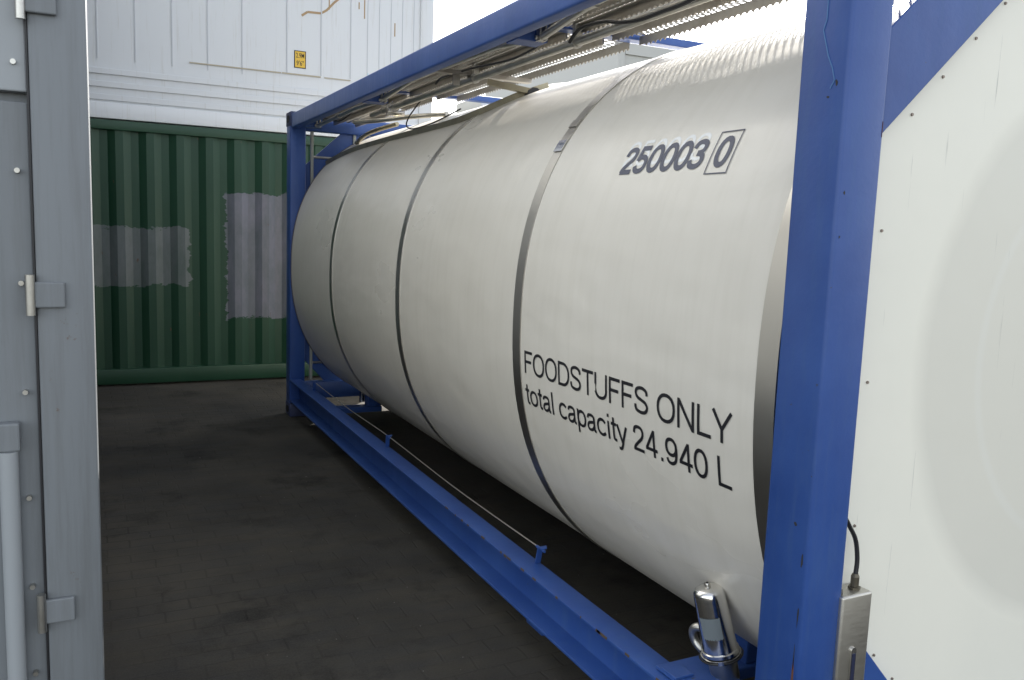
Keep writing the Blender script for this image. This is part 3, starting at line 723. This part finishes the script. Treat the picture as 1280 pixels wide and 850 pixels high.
# another pale container stack far to the right, over the tank's shoulder
FX, FY = 7.24, 12.2
F = thing('stacked_container', 'pale shipping container glimpsed over the tank top below the walkway edge', 'shipping container', (FX, FY, 2.598))
mp_ = mat('pale_container', (.50, .50, .47), .5)
part(MB().box(FX+.05, FX+2.39, FY+.05, FY+6.0, 2.72, 5.10), 'body', mp_, F)
for xx in (FX, FX+2.288): part(MB().box(xx+.003, xx+.15, FY+.003, FY+.15, 2.60, 5.189), 'corner_post', mp_, F, .01)
part(MB().box(FX+.16, FX+2.28, FY+.01, FY+.048, 4.98, 5.18), 'door_header', mp_, F)
F2 = thing('lower_container', 'shipping container on the ground under the pale one, hidden behind the tank', 'shipping container', (FX, FY, 0))
part(MB().box(FX+.05, FX+2.39, FY+.05, FY+6.0, .12, 2.52), 'body', M['grey'], F2)
for xx in (FX, FX+2.288): part(MB().box(xx+.003, xx+.15, FY+.003, FY+.15, 0, 2.591), 'corner_post', M['grey'], F2, .01)
part(MB().box(FX+.16, FX+2.28, FY+.01, FY+.048, 2.40, 2.58), 'door_header', M['grey'], F2)

# grey container on the left of the aisle
GX1, GX0, GY = -1.512, -1.512-2.438, 1.20
K = thing('grey_container', 'grey shipping container end close by on the left of the aisle', 'shipping container', (GX0, GY, 0))
part(MB().box(GX0+.05, GX1-.05, GY+.06, GY+6.0, .14, 2.55), 'body', M['grey'], K)
for xx in (GX0, GX1-.15):
    for yy in (GY, GY+5.9):
        part(MB().box(xx+.003, xx+.147, yy+.003, yy+.147, .10, 2.49), 'corner_post', M['grey'], K, .012, True)
        for z in (0, 2.473): part(MB().box(xx, xx+.15, yy, yy+.16, z, z+.118), 'corner_casting', M['grey'], K, .008, True)
part(MB().box(GX0+.15, GX1-.15, GY+.03, GY+.058, .28, 1.96), 'lower_panel', M['grey'], K, .004)
part(MB().box(GX0+.15, GX1-.15, GY+.02, GY+.058, 1.985, 2.45), 'upper_panel', M['greylight'], K, .004)
part(MB().box(GX0+.15, GX1-.15, GY+.01, GY+.058, .10, .26), 'sill', M['grey'], K, .006)
for zz in (.55, 1.45, 2.22):
    hg = part(MB().box(GX1-.158, GX1-.075, GY-.012, GY+.002, zz-.035, zz+.035), 'hinge_blade', M['grey'], K, .004)
    part(MB().tube([(GX1-.158, GY-.012, zz-.055), (GX1-.158, GY-.012, zz+.055)], .012, 12), 'hinge_pin', M['pipe'], K, 0, True)
for k, zz in enumerate((.36, .62, .88, 1.18, 1.48, 1.78, 2.06, 2.36)):
    part(MB().tube([(GX1-.180, GY+.012, zz), (GX1-.180, GY+.031, zz)], .007, 10), 'rivet', M['pipe'], K, 0, True)
part(MB().box(GX1-.1505, GX1-.1455, GY+.004, GY+.03, .28, 2.45), 'door_gasket', M['black'], K)
bars = MB().tube([(GX1-.225, GY+.005, .15), (GX1-.225, GY+.005, 1.02)], .024, 16)
part(bars, 'guard_tube', M['greylight'], K, 0, True)
part(MB().box(GX1-.255, GX1-.195, GY-.01, GY+.03, 1.02, 1.10), 'tube_bracket', M['grey'], K, .006)

# unseen containers added to shade the yard: left upper tiers, one beyond the tank
def plain_container(name, label, x0, y0, z0, m, ln=6.058):
    t = thing(name, label, 'shipping container', (x0, y0, z0))
    part(MB().box(x0+.05, x0+2.388, y0+.06, y0+ln-.06, z0+.14, z0+2.55), 'body', m, t)
    for xx in (x0, x0+2.288):
        for yy in (y0, y0+ln-.15):
            part(MB().box(xx, xx+.15, yy, yy+.15, z0, z0+2.591), 'corner_post', m, t, .01, True)
    part(MB().box(x0+.155, x0+2.283, y0+.01, y0+.055, z0+2.45, z0+2.58), 'header', m, t, .006)
    part(MB().box(x0+.155, x0+2.283, y0+.01, y0+.055, z0+.02, z0+.16), 'sill', m, t, .006)
    return t
plain_container('upper_shade_container', 'unseen grey shipping container added second on the near left one to shade the aisle', GX0, GY, 2.594, M['grey'])
plain_container('upper_shade_container', 'unseen grey shipping container added third and topmost on the left stack to shade the aisle', GX0, GY, 5.188, M['grey'])
plain_container('side_shade_container', 'unseen grey shipping container added behind the white tank to block light from its far side', 2.95, .2, 0, M['grey'])
